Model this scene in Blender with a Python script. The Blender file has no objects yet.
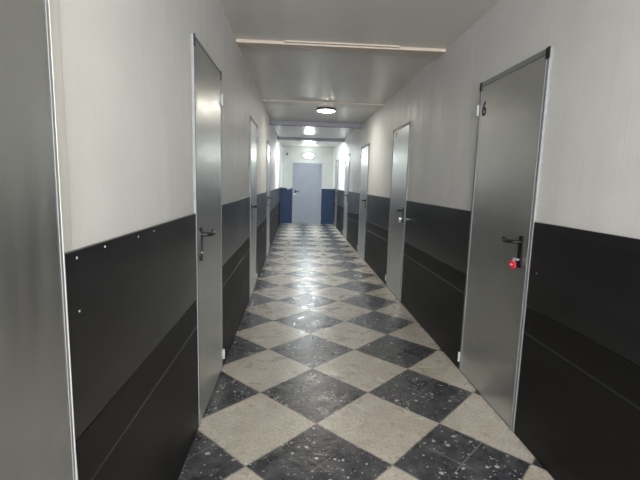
import bpy, bmesh, math, random
from mathutils import Matrix, Vector
random.seed(7)
sc = bpy.context.scene
COL = sc.collection
W, H, D, BACK = 1.7517, 2.522, 13.725, -5.0
DAY, LAMP, LAMPEND = 300, 50, 45     # corridor width, height, far end, end behind the viewer

# ------------------------------------------------------------------ materials
class NT:
    """small helper round a material's node tree"""
    def __init__(self, name):
        self.m = bpy.data.materials.new(name); self.m.use_nodes = True
        self.t = self.m.node_tree
        self.b = self.t.nodes['Principled BSDF']
    def n(self, typ, **kw):
        x = self.t.nodes.new(typ)
        for k, v in kw.items(): setattr(x, k, v)
        return x
    def put(self, sock, v):
        if isinstance(v, (int, float)): sock.default_value = v
        elif isinstance(v, (tuple, list)):
            sock.default_value = (*v, 1.0) if len(v) == 3 and sock.type == 'RGBA' else v
        else: self.t.links.new(v, sock)
    def math(self, op, a, b=0.0, c=None):
        x = self.n('ShaderNodeMath', operation=op)
        self.put(x.inputs[0], a); self.put(x.inputs[1], b)
        if c is not None: self.put(x.inputs[2], c)
        return x.outputs[0]
    def mix(self, f, a, b):
        x = self.n('ShaderNodeMix', data_type='RGBA')
        self.put(x.inputs[0], f); self.put(x.inputs[6], a); self.put(x.inputs[7], b)
        return x.outputs[2]
    def pos(self, scale=(1, 1, 1)):
        g = self.n('ShaderNodeNewGeometry'); mp = self.n('ShaderNodeMapping')
        mp.inputs['Scale'].default_value = scale
        self.t.links.new(g.outputs['Position'], mp.inputs[0])
        return mp.outputs[0]
    def noise(self, vec, scale, detail=3.0, rough=.55):
        x = self.n('ShaderNodeTexNoise'); self.put(x.inputs['Vector'], vec)
        x.inputs['Scale'].default_value = scale; x.inputs['Detail'].default_value = detail
        x.inputs['Roughness'].default_value = rough
        return x.outputs['Fac']
    def voro(self, vec, scale):
        x = self.n('ShaderNodeTexVoronoi'); self.put(x.inputs['Vector'], vec)
        x.inputs['Scale'].default_value = scale
        return x.outputs['Distance'], x.outputs['Color']
    def ramp(self, f, lo, hi, a=0.0, b=1.0):
        x = self.n('ShaderNodeMapRange'); x.inputs[1].default_value = lo; x.inputs[2].default_value = hi
        x.inputs[3].default_value = a; x.inputs[4].default_value = b
        self.put(x.inputs[0], f); return x.outputs[0]
    def bump(self, h, strength, dist=.01):
        x = self.n('ShaderNodeBump'); x.inputs['Strength'].default_value = strength
        x.inputs['Distance'].default_value = dist
        self.put(x.inputs['Height'], h); self.t.links.new(x.outputs[0], self.b.inputs['Normal'])
    def set(self, **kw):
        names = dict(col='Base Color', rough='Roughness', metal='Metallic', spec='Specular IOR Level', coat='Coat Weight', coatr='Coat Roughness')
        for k, v in kw.items(): self.put(self.b.inputs[names[k]], v)
        return self

def plain(name, col, rough=.5, metal=0.0, spec=.5):
    k = NT(name); f = k.noise(k.pos(), 25)
    dark = tuple(c * .88 for c in col)
    k.set(col=k.mix(f, dark, col), rough=k.ramp(f, .3, .7, rough * .9, min(1, rough * 1.1)), metal=metal, spec=spec)
    return k.m

def floor_mat():
    k = NT('chequered_terrazzo_tile')
    g = k.n('ShaderNodeNewGeometry'); sp = k.n('ShaderNodeSeparateXYZ'); k.t.links.new(g.outputs['Position'], sp.inputs[0])
    P = g.outputs['Position']
    x0, y0, s, ro = .2961, 1.8441, .3541, -.008
    dx = k.math('SUBTRACT', sp.outputs[0], x0); dy = k.math('SUBTRACT', sp.outputs[1], y0)
    c_, s_ = math.cos(ro) / s, math.sin(ro) / s
    a = k.math('ADD', k.math('MULTIPLY', dx, c_), k.math('MULTIPLY', dy, s_))
    b = k.math('SUBTRACT', k.math('MULTIPLY', dy, c_), k.math('MULTIPLY', dx, s_))
    wob = k.math('MULTIPLY', k.math('SUBTRACT', k.noise(P, 3.0, 1), .5), .03)
    p = k.math('ADD', k.math('MULTIPLY', k.math('ADD', a, b), .5), wob)
    q = k.math('ADD', k.math('MULTIPLY', k.math('SUBTRACT', a, b), .5), wob)
    fp, fq = k.math('FLOOR', p), k.math('FLOOR', q)
    par = k.math('FLOORED_MODULO', k.math('ADD', fp, fq), 2.0)          # 0 dark square, 1 light square
    def edge(v):                                                        # distance to the nearest integer
        return k.math('ABSOLUTE', k.math('SUBTRACT', v, k.math('ROUND', v)))
    big = k.math('MINIMUM', edge(p), edge(q))
    p2, q2 = k.math('MULTIPLY', p, 2.0), k.math('MULTIPLY', q, 2.0)
    small = k.math('MULTIPLY', k.math('MINIMUM', edge(p2), edge(q2)), .5)
    wn = k.n('ShaderNodeTexWhiteNoise', noise_dimensions='2D'); cb = k.n('ShaderNodeCombineXYZ')
    k.put(cb.inputs[0], k.math('FLOOR', p2)); k.put(cb.inputs[1], k.math('FLOOR', q2)); k.put(wn.inputs[0], cb.outputs[0])
    rnd = wn.outputs[0]
    # light squares: cream stone, brown mottling, fine specks
    n1 = k.noise(P, 9, 5); n2 = k.noise(P, 60, 4, .7); n3 = k.noise(P, 1.1, 3)
    light = k.mix(k.ramp(n1, .35, .7), (.58, .55, .49), (.49, .455, .395))
    light = k.mix(k.math('MULTIPLY', k.ramp(n2, .5, .66), .7), light, (.27, .22, .16))
    light = k.mix(k.math('MULTIPLY', k.ramp(n2, .43, .36), .5), light, (.66, .62, .54))
    light = k.mix(k.math('MULTIPLY', k.ramp(n3, .5, .68), .45), light, (.36, .3, .235))
    spill = k.math('MULTIPLY', k.math('MULTIPLY', k.ramp(sp.outputs[1], 3.5, 4.3), k.ramp(sp.outputs[1], 7.2, 5.6)), k.ramp(k.noise(P, 4.5, 6, .7), .48, .62))
    light = k.mix(k.math('MULTIPLY', spill, .6), light, (.3, .225, .15))
    # dark squares: blue-black stone with pale chips
    dark = k.mix(k.ramp(k.noise(P, 14, 5, .7), .35, .7), (.022, .024, .032), (.065, .068, .08))
    dark = k.mix(k.math('MULTIPLY', rnd, .45), dark, (.065, .066, .074))
    dark = k.mix(k.math('MULTIPLY', k.ramp(k.noise(P, 7, 6, .8), .5, .7), .7), dark, (.15, .15, .158))
    ds = k.n('ShaderNodeVectorMath', operation='ADD'); k.put(ds.inputs[0], P)
    nc = k.n('ShaderNodeTexNoise'); nc.inputs['Scale'].default_value = 40; k.put(nc.inputs['Vector'], P)
    sc_ = k.n('ShaderNodeVectorMath', operation='SCALE'); k.put(sc_.inputs[0], nc.outputs['Color']); sc_.inputs['Scale'].default_value = .025
    k.put(ds.inputs[1], sc_.outputs[0])
    for scale, th, keep in ((24, .3, .42), (55, .32, .52)):
        d_, c = k.voro(ds.outputs[0], scale)
        sr = k.n('ShaderNodeSeparateColor'); k.put(sr.inputs[0], c)
        chip = k.math('MULTIPLY', k.math('LESS_THAN', d_, k.math('MULTIPLY', sr.outputs[1], th)), k.math('GREATER_THAN', sr.outputs[0], keep))
        dark = k.mix(chip, dark, (.5, .49, .47))
    grout = k.math('MULTIPLY', k.ramp(small, .004, .009, 1, 0), k.math('MULTIPLY', k.ramp(k.noise(P, 5, 2), .42, .56), .55))
    dark = k.mix(grout, dark, (.3, .29, .275))
    col = k.mix(par, dark, light)
    col = k.mix(k.math('MULTIPLY', k.ramp(big, .005, .012, 1, 0), .6), col, (.26, .24, .21))
    k.set(col=col, rough=k.ramp(k.noise(P, 7, 4), .3, .7, .22, .4), spec=.6)
    hgt = k.math('ADD', k.math('MULTIPLY', k.noise(P, 7, 4, .6), .6), k.math('MULTIPLY', k.noise(P, 45, 2), .12))
    k.bump(k.math('ADD', hgt, k.math('MULTIPLY', rnd, .03)), .55, .02)
    return k.m

def wall_mat(name, axis, c0, c1):
    """white lacquered sandwich panel with fine upright ribs and a joint every metre or so"""
    k = NT(name)
    sc3 = (1, 1, .06)
    streak = k.noise(k.pos(sc3), 11, 4)
    fine = k.noise(k.pos((1, 1, .02)), 42, 2)
    g = k.n('ShaderNodeNewGeometry'); sp = k.n('ShaderNodeSeparateXYZ'); k.t.links.new(g.outputs['Position'], sp.inputs[0])
    u = k.math('MULTIPLY', k.math('ADD', sp.outputs[axis], .155), 1 / 1.15)
    e = k.math('ABSOLUTE', k.math('SUBTRACT', u, k.math('ROUND', u)))
    joint = k.ramp(e, .0015, .004, 1, 0)
    mott = k.noise(k.pos(), 4, 4)
    col = k.mix(k.ramp(mott, .35, .65), c0, c1)
    col = k.mix(k.math('MULTIPLY', k.ramp(streak, .55, .8), .25), col, tuple(c * .82 for c in c0))
    col = k.mix(k.math('MULTIPLY', joint, .2), col, (.45, .44, .42))
    k.set(col=col, rough=k.ramp(streak, .3, .7, .42, .6), spec=.36)
    k.bump(k.math('ADD', k.math('ADD', k.math('MULTIPLY', streak, .7), k.math('MULTIPLY', fine, .4)), k.math('MULTIPLY', joint, -.6)), .14, .01)
    return k.m

def steel_mat(name, col, rough=.32, metal=.9):
    k = NT(name)
    br = k.noise(k.pos((1, 1, .04)), 30, 4)
    mot = k.noise(k.pos(), 4, 2, .5)
    k.set(col=k.mix(k.ramp(mot, .1, .9), tuple(c * .86 for c in col), col), metal=metal,
          rough=k.math('ADD', k.ramp(br, .3, .7, rough - .05, rough + .05), k.ramp(mot, .1, .9, -.03, .05)))
    k.bump(k.math('ADD', k.math('MULTIPLY', br, .3), k.math('MULTIPLY', k.noise(k.pos(), 2.2, 1), 1.2)), .1, .01)
    return k.m

def board_mat(name, col, rough, spec):
    k = NT(name)
    st = k.noise(k.pos((1, .12, 1)), 14, 5, .6)
    mo = k.noise(k.pos((1, .3, 1)), 3.2, 2)
    fine = k.noise(k.pos((1, .03, 1)), 60, 2)
    c = k.mix(k.ramp(st, .4, .7), tuple(v * .75 for v in col), tuple(v * 1.25 for v in col))
    c = k.mix(k.math('MULTIPLY', k.ramp(fine, .7, .76), .12), c, (.12, .12, .12))
    k.set(col=c, rough=k.ramp(mo, .1, .9, rough - .06, rough + .08), spec=spec)
    k.bump(k.math('ADD', st, k.math('MULTIPLY', fine, .3)), .07, .006)
    return k.m

def glow_mat(name, col, strength):
    k = NT(name); k.set(col=(.8, .8, .8), rough=.4)
    k.put(k.b.inputs['Emission Color'], col); k.b.inputs['Emission Strength'].default_value = strength
    return k.m

M = dict(
    floor=floor_mat(),
    wall_side=wall_mat('white_wall_panel', 1, (.655, .66, .655), (.695, .7, .695)),
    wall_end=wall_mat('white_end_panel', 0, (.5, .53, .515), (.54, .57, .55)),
    ceiling=None,
    steel=steel_mat('galvanised_steel', (.6, .615, .605), .34),
    frame=steel_mat('galvanised_frame', (.27, .285, .3), .6, .25),
    enddoor=steel_mat('blue_grey_steel', (.25, .285, .335), .5, .25),
    upper=board_mat('dark_upper_board', (.015, .0153, .017), .3, .65),
    lower=board_mat('dark_lower_board', (.009, .009, .0095), .5, .25),
    navy=board_mat('navy_board', (.009, .032, .085), .5, .3),
    black=plain('black_plastic', (.008, .008, .009), .42, 0, .3),
    chrome=plain('chrome', (.6, .6, .61), .28, 1.0),
    silver=plain('dull_silver', (.45, .46, .47), .6, .15),
    white=plain('white_sealant', (.62, .62, .6), .5),
    trimw=plain('white_corner_trim', (.8, .82, .8), .4),
    batten=plain('cream_batten', (.5, .44, .37), .45),
    beamg=plain('grey_ceiling_beam', (.2, .21, .25), .45),
    flat=plain('grey_cover_strip', (.56, .54, .5), .4),
    red=plain('red_plastic', (.5, .02, .05), .2),
    rim=plain('dark_lamp_rim', (.09, .085, .1), .35),
    grey=plain('grey_ink', (.2, .21, .21), .5),
    box=plain('dark_box', (.05, .06, .055), .5),
    screw=plain('screw_head', (.6, .6, .6), .5, .2),
    lamp=glow_mat('ceiling_lamp_glow', (1.0, .94, .82), LAMP),
    lampfill=glow_mat('cool_fill_glow', (.93, .98, 1.0), 165),
    lampend=glow_mat('end_lamp_glow', (.93, 1.0, .97), LAMPEND),
)
k = NT('ceiling_panel')
mo = k.noise(k.pos((1, 1, 1)), 1.7, 1); stx = k.noise(k.pos((.08, 1, 1)), 18, 4)
k.set(col=k.mix(k.ramp(mo, .1, .9), (.55, .54, .52), (.61, .6, .58)), rough=k.ramp(mo, .1, .9, .27, .33), spec=.5)
k.bump(k.math('ADD', k.math('MULTIPLY', stx, .12), k.noise(k.pos(), 2, 2)), .1, .01)
M['ceiling'] = k.m

# ------------------------------------------------------------------ mesh helpers
def box(bm, x0, x1, y0, y1, z0, z1, bev=0.0):
    r = bmesh.ops.create_cube(bm, size=1.0)
    bmesh.ops.transform(bm, matrix=Matrix.Translation(((x0+x1)/2, (y0+y1)/2, (z0+z1)/2)) @ Matrix.Diagonal((abs(x1-x0), abs(y1-y0), abs(z1-z0), 1)), verts=r['verts'])
    if bev:
        es = list({e for v in r['verts'] for e in v.link_edges})
        bmesh.ops.bevel(bm, geom=es, offset=bev, segments=2, affect='EDGES', profile=.6)
    return bm

def tube(bm, pts, rad, seg=12):
    """round bar through pts; rad is one radius or one per point"""
    pts = [Vector(p) for p in pts]
    rads = rad if isinstance(rad, (list, tuple)) else [rad] * len(pts)
    rings = []
    for i, p in enumerate(pts):
        t = (pts[min(i+1, len(pts)-1)] - pts[max(i-1, 0)]).normalized()
        a = t.orthogonal().normalized()
        if rings:                                   # keep the ring from twisting
            a = (prev_a - t * prev_a.dot(t)).normalized()
        b = t.cross(a); prev_a = a
        rings.append([bm.verts.new(p + rads[i] * (math.cos(2*math.pi*j/seg) * a + math.sin(2*math.pi*j/seg) * b)) for j in range(seg)])
    for r0, r1 in zip(rings, rings[1:]):
        for j in range(seg): bm.faces.new((r0[j], r0[(j+1) % seg], r1[(j+1) % seg], r1[j]))
    bm.faces.new(rings[0]); bm.faces.new(rings[-1])
    return bm

def lathe(bm, prof, mat=Matrix.Identity(4), seg=40, sx=1.0, sy=1.0):
    """profile of (radius, height) turned round local z; the first and last radius close the ends"""
    rings = [[bm.verts.new(mat @ Vector((sx*r*math.cos(2*math.pi*j/seg), sy*r*math.sin(2*math.pi*j/seg), h))) for j in range(seg)] for r, h in prof]
    for r0, r1 in zip(rings, rings[1:]):
        for j in range(seg): bm.faces.new((r0[j], r0[(j+1) % seg], r1[(j+1) % seg], r1[j]))
    bm.faces.new(rings[0]); bm.faces.new(rings[-1])
    return bm

def prism(bm, poly, z0, z1, mat=Matrix.Identity(4)):
    a = [bm.verts.new(mat @ Vector((x, y, z0))) for x, y in poly]; b = [bm.verts.new(mat @ Vector((x, y, z1))) for x, y in poly]
    n = len(poly)
    for i in range(n): bm.faces.new((a[i], a[(i+1) % n], b[(i+1) % n], b[i]))
    bm.faces.new(a); bm.faces.new(b)
    return bm

def obj(name, bm, mat, parent=None, smooth=False):
    bmesh.ops.recalc_face_normals(bm, faces=bm.faces[:])
    me = bpy.data.meshes.new(name); bm.to_mesh(me); bm.free()
    me.materials.append(mat)
    if smooth:
        for p in me.polygons: p.use_smooth = True
        me.set_sharp_from_angle(angle=math.radians(40))
    o = bpy.data.objects.new(name, me); COL.objects.link(o)
    if parent: o.parent = parent
    return o

def tag(o, label, cat, kind=None, group=None):
    o['label'] = label; o['category'] = cat
    if kind: o['kind'] = kind
    if group: o['group'] = group
    return o

def empty(name, loc, rz=0.0):
    o = bpy.data.objects.new(name, None); o.empty_display_size = .1
    o.location = loc; o.rotation_euler = (0, 0, rz); COL.objects.link(o)
    return o
N = bmesh.new

# ------------------------------------------------------------------ room shell
T, G = .1, .012                                # wall thickness; the boards stand G proud of the walls
tag(obj('floor', box(N(), -T-G, W+T+G, BACK-T, D+T, -T, 0), M['floor']), 'floor of black and cream chequered tiles laid on the diagonal', 'floor', 'structure')
tag(obj('ceiling', box(N(), -T-G, W+T+G, BACK-T, D+T, H, H+T), M['ceiling']), 'smooth grey painted ceiling over the corridor', 'ceiling', 'structure')
tag(obj('wall_left', box(N(), -T-G, -G, BACK, D, 0, H), M['wall_side']), 'white upper wall on the left side of the corridor', 'wall', 'structure')
tag(obj('wall_right', box(N(), W+G, W+T+G, BACK, D, 0, H), M['wall_side']), 'white upper wall on the right side, around the door numbered 6', 'wall', 'structure')
tag(obj('wall_back', box(N(), -T-G, W+T+G, D, D+T, 0, H), M['wall_end']), 'white end wall of the corridor around the far blue-grey door', 'wall', 'structure')
bm = N(); wx0, wx1, wz0, wz1 = .12, W-.12, .55, 2.35
for a in ((-T-G, wx0, 0, H), (wx1, W+T+G, 0, H), (wx0, wx1, 0, wz0), (wx0, wx1, wz1, H)): box(bm, a[0], a[1], BACK-T, BACK, a[2], a[3])
tag(obj('wall_front', bm, M['wall_side']), 'white wall with a wide window closing the corridor behind the viewer', 'wall', 'structure')
r = empty('window_1', (0, BACK-T/2, 0)); tag(r, 'wide daylit window behind the viewer, out of the picture', 'window', 'structure')
bm = N()
for a in ((wx0, wx0+.05, wz0, wz1), (wx1-.05, wx1, wz0, wz1), (wx0+.05, wx1-.05, wz0, wz0+.05), (wx0+.05, wx1-.05, wz1-.05, wz1), ((wx0+wx1)/2-.03, (wx0+wx1)/2+.03, wz0+.05, wz1-.05)): box(bm, a[0]+.001, a[1]-.001, -.03, .03, a[2]+.001, a[3]-.001)
obj('window_frame', bm, M['trimw'], r)
L = bpy.data.lights.new('daylight', 'AREA'); L.shape = 'RECTANGLE'; L.size = wx1-wx0; L.size_y = wz1-wz0; L.energy = DAY; L.color = (1, .99, .98)
lo_ = bpy.data.objects.new('daylight', L); lo_.location = ((wx0+wx1)/2, BACK-T-.05, (wz0+wz1)/2); lo_.rotation_euler = (math.pi/2, 0, 0); COL.objects.link(lo_)

# ------------------------------------------------------------------ dark wainscot boards
ntrim = [0]
def trim_root(label, cat='wainscot'):
    ntrim[0] += 1
    r = empty('trim_%d' % ntrim[0], (0, 0, 0))
    return tag(r, label, cat, 'structure')

TH = .012
def wainscot(side, y0, y1, s0, s1, top, label, screws=()):
    """two boards, one over the other; the seam runs from height s0 (near end) to s1 (far end)"""
    r = trim_root(label)
    xw = -G if side == 'L' else W+G
    sg = 1 if side == 'L' else -1
    g = .002
    def slab(z00, z01, z10, z11, th):
        bm = N()
        a = [(y0+.001, z00), (y1-.001, z01), (y1-.001, z11), (y0+.001, z10)]
        v0 = [bm.verts.new((xw + sg*.0005, y, z)) for y, z in a]; v1 = [bm.verts.new((xw + sg*th, y, z)) for y, z in a]
        for i in range(4): bm.faces.new((v0[i], v0[(i+1) % 4], v1[(i+1) % 4], v1[i]))
        bm.faces.new(v0); f = bm.faces.new(v1)
        bmesh.ops.bevel(bm, geom=list(f.edges), offset=.0015, segments=1, affect='EDGES')
        return bm
    r_ = obj('upper_board', slab(s0+g, s1+g, top, top, TH), M['upper'], r)
    r_['label'] = 'upper board with a greyer sheen'
    obj('lower_board', slab(.003, .003, s0-g, s1-g, TH-.001), M['lower'], r)
    obj('seam_strip', slab(s0-.152, s1-.152, s0-.142, s1-.142, TH-.0003), M['upper'], r)
    for y, z in screws:
        bm = N(); mt = Matrix.Translation((xw + sg*TH, y, z)) @ Matrix.Rotation(sg*math.pi/2, 4, 'Y')
        lathe(bm, [(.0035, -.001), (.0035, .0008), (.002, .0014)], mt, 10)
        obj('screw', bm, M['screw'], r)
    return r

wainscot('L', .935, 2.165, .735, .735, 1.188, 'dark wainscot between the nearest left door and the second left door, dotted with pale screws',
         [(.989, 1.171), (1.134, 1.175), (1.373, 1.171), (1.522, 1.172), (.988, 1.042)])
wainscot('L', 2.905, 4.665, .755, .745, 1.19, 'dark wainscot between the second and third left doors')
wainscot('L', 5.425, 7.335, .75, .74, 1.185, 'dark wainscot between the third and fourth left doors')
wainscot('L', 8.13, D, .75, .74, 1.175, 'dark wainscot running from the last left door to the end wall')
wainscot('L', BACK, .1, .74, .74, 1.188, 'dark wainscot before the nearest left door, behind the viewer')
wainscot('R', BACK, 2.085, .74, .74, 1.19, 'near-black wainscot in the right foreground beside the door numbered 6', [(2.02, .93)])
wainscot('R', 2.88, 4.63, .735, .728, 1.19, 'dark wainscot just beyond the door numbered 6')
wainscot('R', 5.44, 7.245, .755, .715, 1.185, 'dark wainscot between the second and third right doors')
wainscot('R', 8.09, 9.91, .77, .68, 1.18, 'dark wainscot between the third and fourth right doors')
wainscot('R', 10.7, 12.57, .74, .7, 1.175, 'dark wainscot between the fourth and fifth right doors')
wainscot('R', 13.29, D, .74, .74, 1.175, 'short dark wainscot between the last right door and the end wall')

def end_boards(x0, x1, label, torn):
    r = trim_root(label)
    top = [(x0, 1.168), (x1, 1.168)]
    if torn:                                           # ragged top edge beside the door frame
        w = x1 - x0
        top = [(x0, 1.168)] + [(x0 + w*f, 1.168 - d) for f, d in ((.35, 0), (.42, .012), (.5, .008), (.56, .045), (.64, .05), (.72, .028), (.8, .04), (.87, .022), (.93, .0))] + [(x1, 1.17)]
    poly = [(x0, .003), (x1, .003)] + top[::-1]
    obj('board', prism(N(), poly, 0.0005, TH, Matrix.Translation((0, D, 0)) @ Matrix.Rotation(math.pi/2, 4, 'X')), M['navy'], r)
end_boards(.002, .386, 'navy wainscot with torn top edge, left of the far end door', True)
end_boards(1.342, W-.002, 'navy wainscot with clean top edge, right of the far end door', False)

for x0, x1, lab in ((-G+.001, .04, 'white upright corner strip at the left of the end wall'), (W-.04, W+G-.001, 'white upright corner strip at the right of the end wall')):
    ntrim[0] += 1
    bm = N(); xs = (x0, x1)
    box(bm, x0, x1, D-.012, D-.0005, 1.19, H-.001, .003)
    if x0 < 1: box(bm, -G+.0005, 0, D-.05, D-.012, 1.19, H-.001, .003)
    else: box(bm, W, W+G-.0005, D-.05, D-.012, 1.19, H-.001, .003)
    tag(obj('trim_%d' % ntrim[0], bm, M['trimw']), lab, 'trim', 'structure')

# ------------------------------------------------------------------ doors
def text_mesh(s, height):
    cu = bpy.data.curves.new('digit', 'FONT'); cu.body = s; cu.size = height / .7; cu.extrude = .0006
    cu.align_x = 'CENTER'; cu.offset = .0035
    o = bpy.data.objects.new('digit', cu); COL.objects.link(o)
    dg = bpy.context.evaluated_depsgraph_get(); dg.update()
    me = bpy.data.meshes.new_from_object(o.evaluated_get(dg))
    bpy.data.objects.remove(o); bpy.data.curves.remove(cu)
    return me

ndoor = [0]
def door(loc, rz, m, w, h, label, leafm='steel', number=None, numcol='black', numpos=None, caps=True, lever=.125, hinges=(1.88, .11), fw=.03):
    """local x from the hinge edge to the lock edge, y out of the wall (times m), z up"""
    ndoor[0] += 1
    r = empty('door_%d' % ndoor[0], loc, rz); tag(r, label, 'door', 'structure')
    def b(bm, x0, x1, y0, y1, z0, z1, bev=0): return box(bm, x0, x1, min(m*y0, m*y1), max(m*y0, m*y1), z0, z1, bev)
    fo, lo = .0145, .0135
    bm = N()
    b(bm, 0, fw, .0005, fo, 0.002, h, .001); b(bm, w-fw, w, .0005, fo, 0.002, h, .001); b(bm, fw, w-fw, .0005, fo, h-fw, h, .001)
    for xa, xb in ((fw-.008, fw), (w-fw, w-fw+.008)) if fw > .02 else (): b(bm, xa, xb, fo-.001, fo+.002, .002, h-fw, .0009)   # raised stop lip
    obj('door_frame', bm, M['frame' if leafm == 'steel' else 'enddoor'], r)
    lf = obj('door_leaf', b(N(), fw+.003, w-fw-.003, .002, lo, .014, h-fw-.003, .002), M[leafm], r)
    obj('threshold', b(N(), fw+.001, w-fw-.001, .0005, fo-.004, .001, .011, .001), M['frame'], r)
    if caps:
        for xa, xb in ((-.001, fw+.001), (w-fw-.001, w+.001)):
            bm = N(); b(bm, xa, xb, fo-.002, fo+.004, h-.056, h+.001, .001)
            obj('corner_cap', bm, M['black'], r)
    for hz in hinges:
        bm = N(); tube(bm, [(.004, m*(fo+.008), hz-.036), (.004, m*(fo+.008), hz+.036)], .0085)
        b(bm, .004, .03, fo-.001, fo+.002, hz-.028, hz+.028, .0006)
        hg = obj('hinge', bm, M['silver'], r, True); hg['label'] = 'small bright steel hinge'
    # handle: long oval back plate, lever, lock cylinder
    xp = w - fw - .062; z0, z1 = .925, 1.105
    pw = .019
    poly = [(xp + pw*math.cos(t), z1 - pw + pw*math.sin(t)) for t in [math.pi*i/10 for i in range(11)]] + \
           [(xp - pw*math.cos(t), z0 + pw - pw*math.sin(t)) for t in [math.pi*i/10 for i in range(11)]]
    bm = N(); prism(bm, poly, 0, .009, Matrix(((1, 0, 0, 0), (0, 0, m, m*lo), (0, 1, 0, 0), (0, 0, 0, 1))))
    plate = obj('door_handle', bm, M['black'], r, True); plate['label'] = 'black lever handle on a long plate'
    zl = 1.07
    bm = N()
    tube(bm, [(xp, m*(lo+.008), zl), (xp, m*(lo+.03), zl), (xp-.004, m*(lo+.046), zl), (xp-.016, m*(lo+.054), zl), (xp-.06, m*(lo+.056), zl-.004), (xp-.1, m*(lo+.053), zl-.003), (xp-lever, m*(lo+.043), zl+.006)],
         [.0115, .011, .011, .0105, .0105, .011, .0085], 12)
    obj('lever', bm, M['black'], plate, True)
    bm = N(); lathe(bm, [(.009, 0), (.009, .006), (.007, .008)], Matrix.Translation((xp, m*(lo+.008), .972)) @ Matrix.Rotation(-m*math.pi/2, 4, 'X'), 16)
    cy = obj('lock_cylinder', bm, M['chrome'], plate, True); cy['label'] = 'bright lock cylinder'
    if number:
        me = text_mesh(number, numpos[2]); me.materials.clear(); me.materials.append(M[numcol])
        # seen from in front the digit's right is away from the hinge
        o = bpy.data.objects.new('number', me); COL.objects.link(o); o.parent = r
        o.location = (numpos[0], m*(lo+.0008), numpos[1])
        o.rotation_euler = (math.pi/2, 0, 0)
        o['label'] = ('black digit %s' if numcol == 'black' else 'faded grey digit %s') % number
    return r, xp, lo

# left wall: local x runs towards the viewer
def left_door(n, f, label, **kw): return door((-G, f, 0), -math.pi/2, 1, f-n, 2.06, label, **kw)
def right_door(n, f, label, **kw): return door((W+G, f, 0), -math.pi/2, -1, f-n, 2.06, label, **kw)
d0, _, _ = left_door(.112, .928, 'steel door nearest the viewer, cut off by the left edge of the picture', fw=.009)
bm = N(); 
prism(bm, [(.9285, .003), (.9375, .003), (.9365, .6), (.932, .72), (.9315, 2.062), (.9285, 2.062)], .0005, .0155, Matrix(((0, 0, 1, -G), (1, 0, 0, 0), (0, 1, 0, 0), (0, 0, 0, 1))))
o = obj('sealant_strip', bm, M['white'], d0); o.matrix_parent_inverse = (Matrix.Translation((-G, .928, 0)) @ Matrix.Rotation(-math.pi/2, 4, 'Z')).inverted()
o['label'] = 'white sealant along the frame edge'
d1, _, _ = left_door(2.165, 2.9, 'second steel door on the left, with its whole lever handle in view', fw=.016)
d1.rotation_euler.y = .008; d1.location.z = .0055        # this frame leans a little towards the viewer
left_door(4.67, 5.42, 'third steel door on the left, a narrow bright sliver past the second')
left_door(7.34, 8.125, 'last and narrowest-looking steel door on the left')
rd, rx, rl = right_door(2.09, 2.875, 'large steel door on the right marked with a black 6', number='6', numpos=(.085, 1.835, .09))
re, ex, el = right_door(4.635, 5.435, 'second steel door on the right with a silver key in its lock', number='8', numcol='grey', numpos=(.19, 1.945, .075))
right_door(7.25, 8.085, 'third steel door on the right with a bright reflection near its top')
right_door(9.915, 10.695, 'fourth steel door on the right, beyond the bright one')
right_door(12.575, 13.285, 'fifth steel door on the right, last before the end wall')
door((1.34, D, 0), math.pi, 1, .952, 1.985, 'blue-grey closed door in the middle of the far end wall', leafm='enddoor', caps=False, hinges=(1.75, .2))

# ------------------------------------------------------------------ keys hanging in two locks
def key_tag(y_lock, out, label, fobm, rad):
    """key in the cylinder of a right-hand door, a ring through its bow and a round tag below"""
    x = W + G - out
    r = empty('key_tag', (x, y_lock, .972)); tag(r, label, 'key tag')
    bm = N(); box(bm, -.012, 0, -.0012, .0012, -.004, .004)
    lathe(bm, [(.011, -.0012), (.011, .0012)], Matrix.Translation((-.02, 0, 0)) @ Matrix.Rotation(math.pi/2, 4, 'X'), 18)
    obj('key', bm, M['chrome'], r)
    bm = N()
    c = Vector((-.024, -.001, -.006)); 
    tube(bm, [c + Vector((.004*math.sin(t), .011*math.sin(t), .012*math.cos(t))) for t in [2*math.pi*i/20 for i in range(20)]] + [c + Vector((0, 0, .012))], .0014, 8)
    obj('ring', bm, M['chrome'], r, True)
    bm = N()
    prof = [(rad*.45, -.008), (rad*.8, -.0065), (rad, -.002), (rad, .002), (rad*.8, .0065), (rad*.45, .008)]
    lathe(bm, prof, Matrix.Translation((-.026, .002, -.003-rad)) @ Matrix.Rotation(math.radians(20), 4, 'Z') @ Matrix.Rotation(math.pi/2, 4, 'Y'), 28)
    o = obj('tag', bm, M[fobm], r, True)
    if fobm == 'red':
        o['label'] = 'glossy red round tag'
        bm = N(); lathe(bm, [(.009, 0), (.009, .0009), (.0055, .0011), (.0055, .0001)], Matrix.Translation((-.026, .002, -.003-rad)) @ Matrix.Rotation(math.radians(20), 4, 'Z') @ Matrix.Rotation(-math.pi/2, 4, 'Y') @ Matrix.Translation((0, 0, .0078)), 20, .6, 1.0)
        obj('mark', bm, M['white'], o, True)['label'] = 'small white mark'
key_tag(2.875-rx, rl+.016, 'round red key tag hanging from the lock of the door numbered 6', 'red', .025)
key_tag(5.435-ex, el+.016, 'small silver key tag hanging from the lock of the second right door', 'silver', .02)

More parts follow.
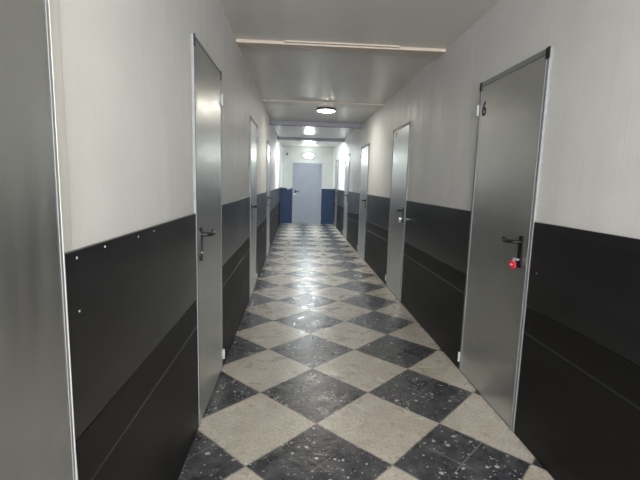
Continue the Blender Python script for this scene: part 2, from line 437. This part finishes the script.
# ------------------------------------------------------------------ ceiling battens and beams
def batten(y0, y1, drop, mat, label, cover=None):
    r = empty('ceiling_beam', (0, y0, H)); tag(r, label, 'ceiling beam', 'structure')
    obj('batten', box(N(), -G+.001, W+G-.001, 0, y1-y0, -drop, -.0005, .003), M[mat], r)
    if cover:
        x0, x1, c0, c1, cd, cm = cover
        obj('cover_strip', box(N(), x0, x1, c0, c1, -cd, -.001, .002), M[cm], r)
    return r
batten(3.66, 3.78, .026, 'batten', 'cream ceiling batten nearest the viewer, with a short overlapping strip', (.386, 1.358, -.03, -.0005, .014, 'batten'))
batten(6.22, 6.5, .014, 'flat', 'flat ceiling batten just before the round lamp', (-G+.002, W+G-.002, -.012, -.0005, .012, 'batten'))
batten(8.24, 8.36, .08, 'beamg', 'dark grey ceiling beam beyond the round lamp')
batten(11.12, 11.24, .075, 'beamg', 'dark grey ceiling beam nearest the end wall')

# ------------------------------------------------------------------ lamps
def ceiling_lamp(x, y, label, glow='lamp'):
    r = empty('ceiling_lamp', (x, y, H)); tag(r, label, 'lamp')
    obj('rim', lathe(N(), [(.146, -.0005), (.15, -.01), (.15, -.034), (.145, -.04), (.136, -.04), (.134, -.03), (.118, -.03)] , seg=48), M['rim'], r, True)
    obj('diffuser', lathe(N(), [(.133, -.0305), (.133, -.04), (.12, -.046), (.085, -.049), (.04, -.05)], seg=32), M[glow], r, True)
ceiling_lamp(.957, 6.74, 'round ceiling lamp with a dark rim, lit, beyond the flat batten')
ceiling_lamp(.893, 11.41, 'added round fill lamp, unseen behind the last ceiling beam, brightening the far end', 'lampfill')  # unseen extra lamp, added to brighten the far end
ceiling_lamp(.9, .25, 'round lit ceiling lamp above the viewer, out of the picture')

r = empty('wall_lamp', (.893, D, 2.215)); tag(r, 'bright oval lamp above the far end door', 'lamp')
mt = Matrix.Rotation(math.pi/2, 4, 'X')
obj('base', lathe(N(), [(1.0, .0005), (1.0, .05), (.96, .058)], mt, 32, .158, .085), M['trimw'], r, True)
obj('diffuser', lathe(N(), [(.94, .0585), (.93, .063), (.8, .074), (.55, .082), (.25, .085)], mt, 32, .158, .085), M['lampend'], r, True)

r = empty('wall_box', (.19, D, 2.25)); tag(r, 'small dark box high on the end wall, left of the oval lamp', 'wall box')
obj('housing', box(N(), -.026, .026, -.035, -.0005, -.04, .04, .005), M['box'], r)
obj('lens', lathe(N(), [(.014, 0), (.014, .004), (.008, .007)], Matrix.Translation((0, -.035, .012)) @ mt, 16), M['black'], r, True)

# ------------------------------------------------------------------ camera
f, yaw, pitch, roll = 414.6963, .0601, -.1372, .0277
F = Vector((math.sin(yaw)*math.cos(pitch), math.cos(yaw)*math.cos(pitch), math.sin(pitch)))
R0 = Vector((math.cos(yaw), -math.sin(yaw), 0)); U0 = R0.cross(F)
R1 = math.cos(roll)*R0 + math.sin(roll)*U0; U1 = -math.sin(roll)*R0 + math.cos(roll)*U0
cam = bpy.data.cameras.new('camera'); co = bpy.data.objects.new('camera', cam); COL.objects.link(co)
cam.sensor_width = 36; cam.lens = f*36/640; cam.clip_start = .02
mw = Matrix((R1, U1, -F)).transposed().to_4x4(); mw.translation = (.5109, 0, 1.3613)
co.matrix_world = mw
sc.camera = co

# ------------------------------------------------------------------ world and view
w = bpy.data.worlds.new('world'); sc.world = w; w.use_nodes = True
w.node_tree.nodes['Background'].inputs[0].default_value = (.6, .62, .65, 1)
w.node_tree.nodes['Background'].inputs[1].default_value = .05
sc.view_settings.view_transform = 'Standard'; sc.view_settings.look = 'None'
sc.view_settings.gamma = 1; sc.view_settings.use_curve_mapping = False
sc.view_settings.exposure = 1.15
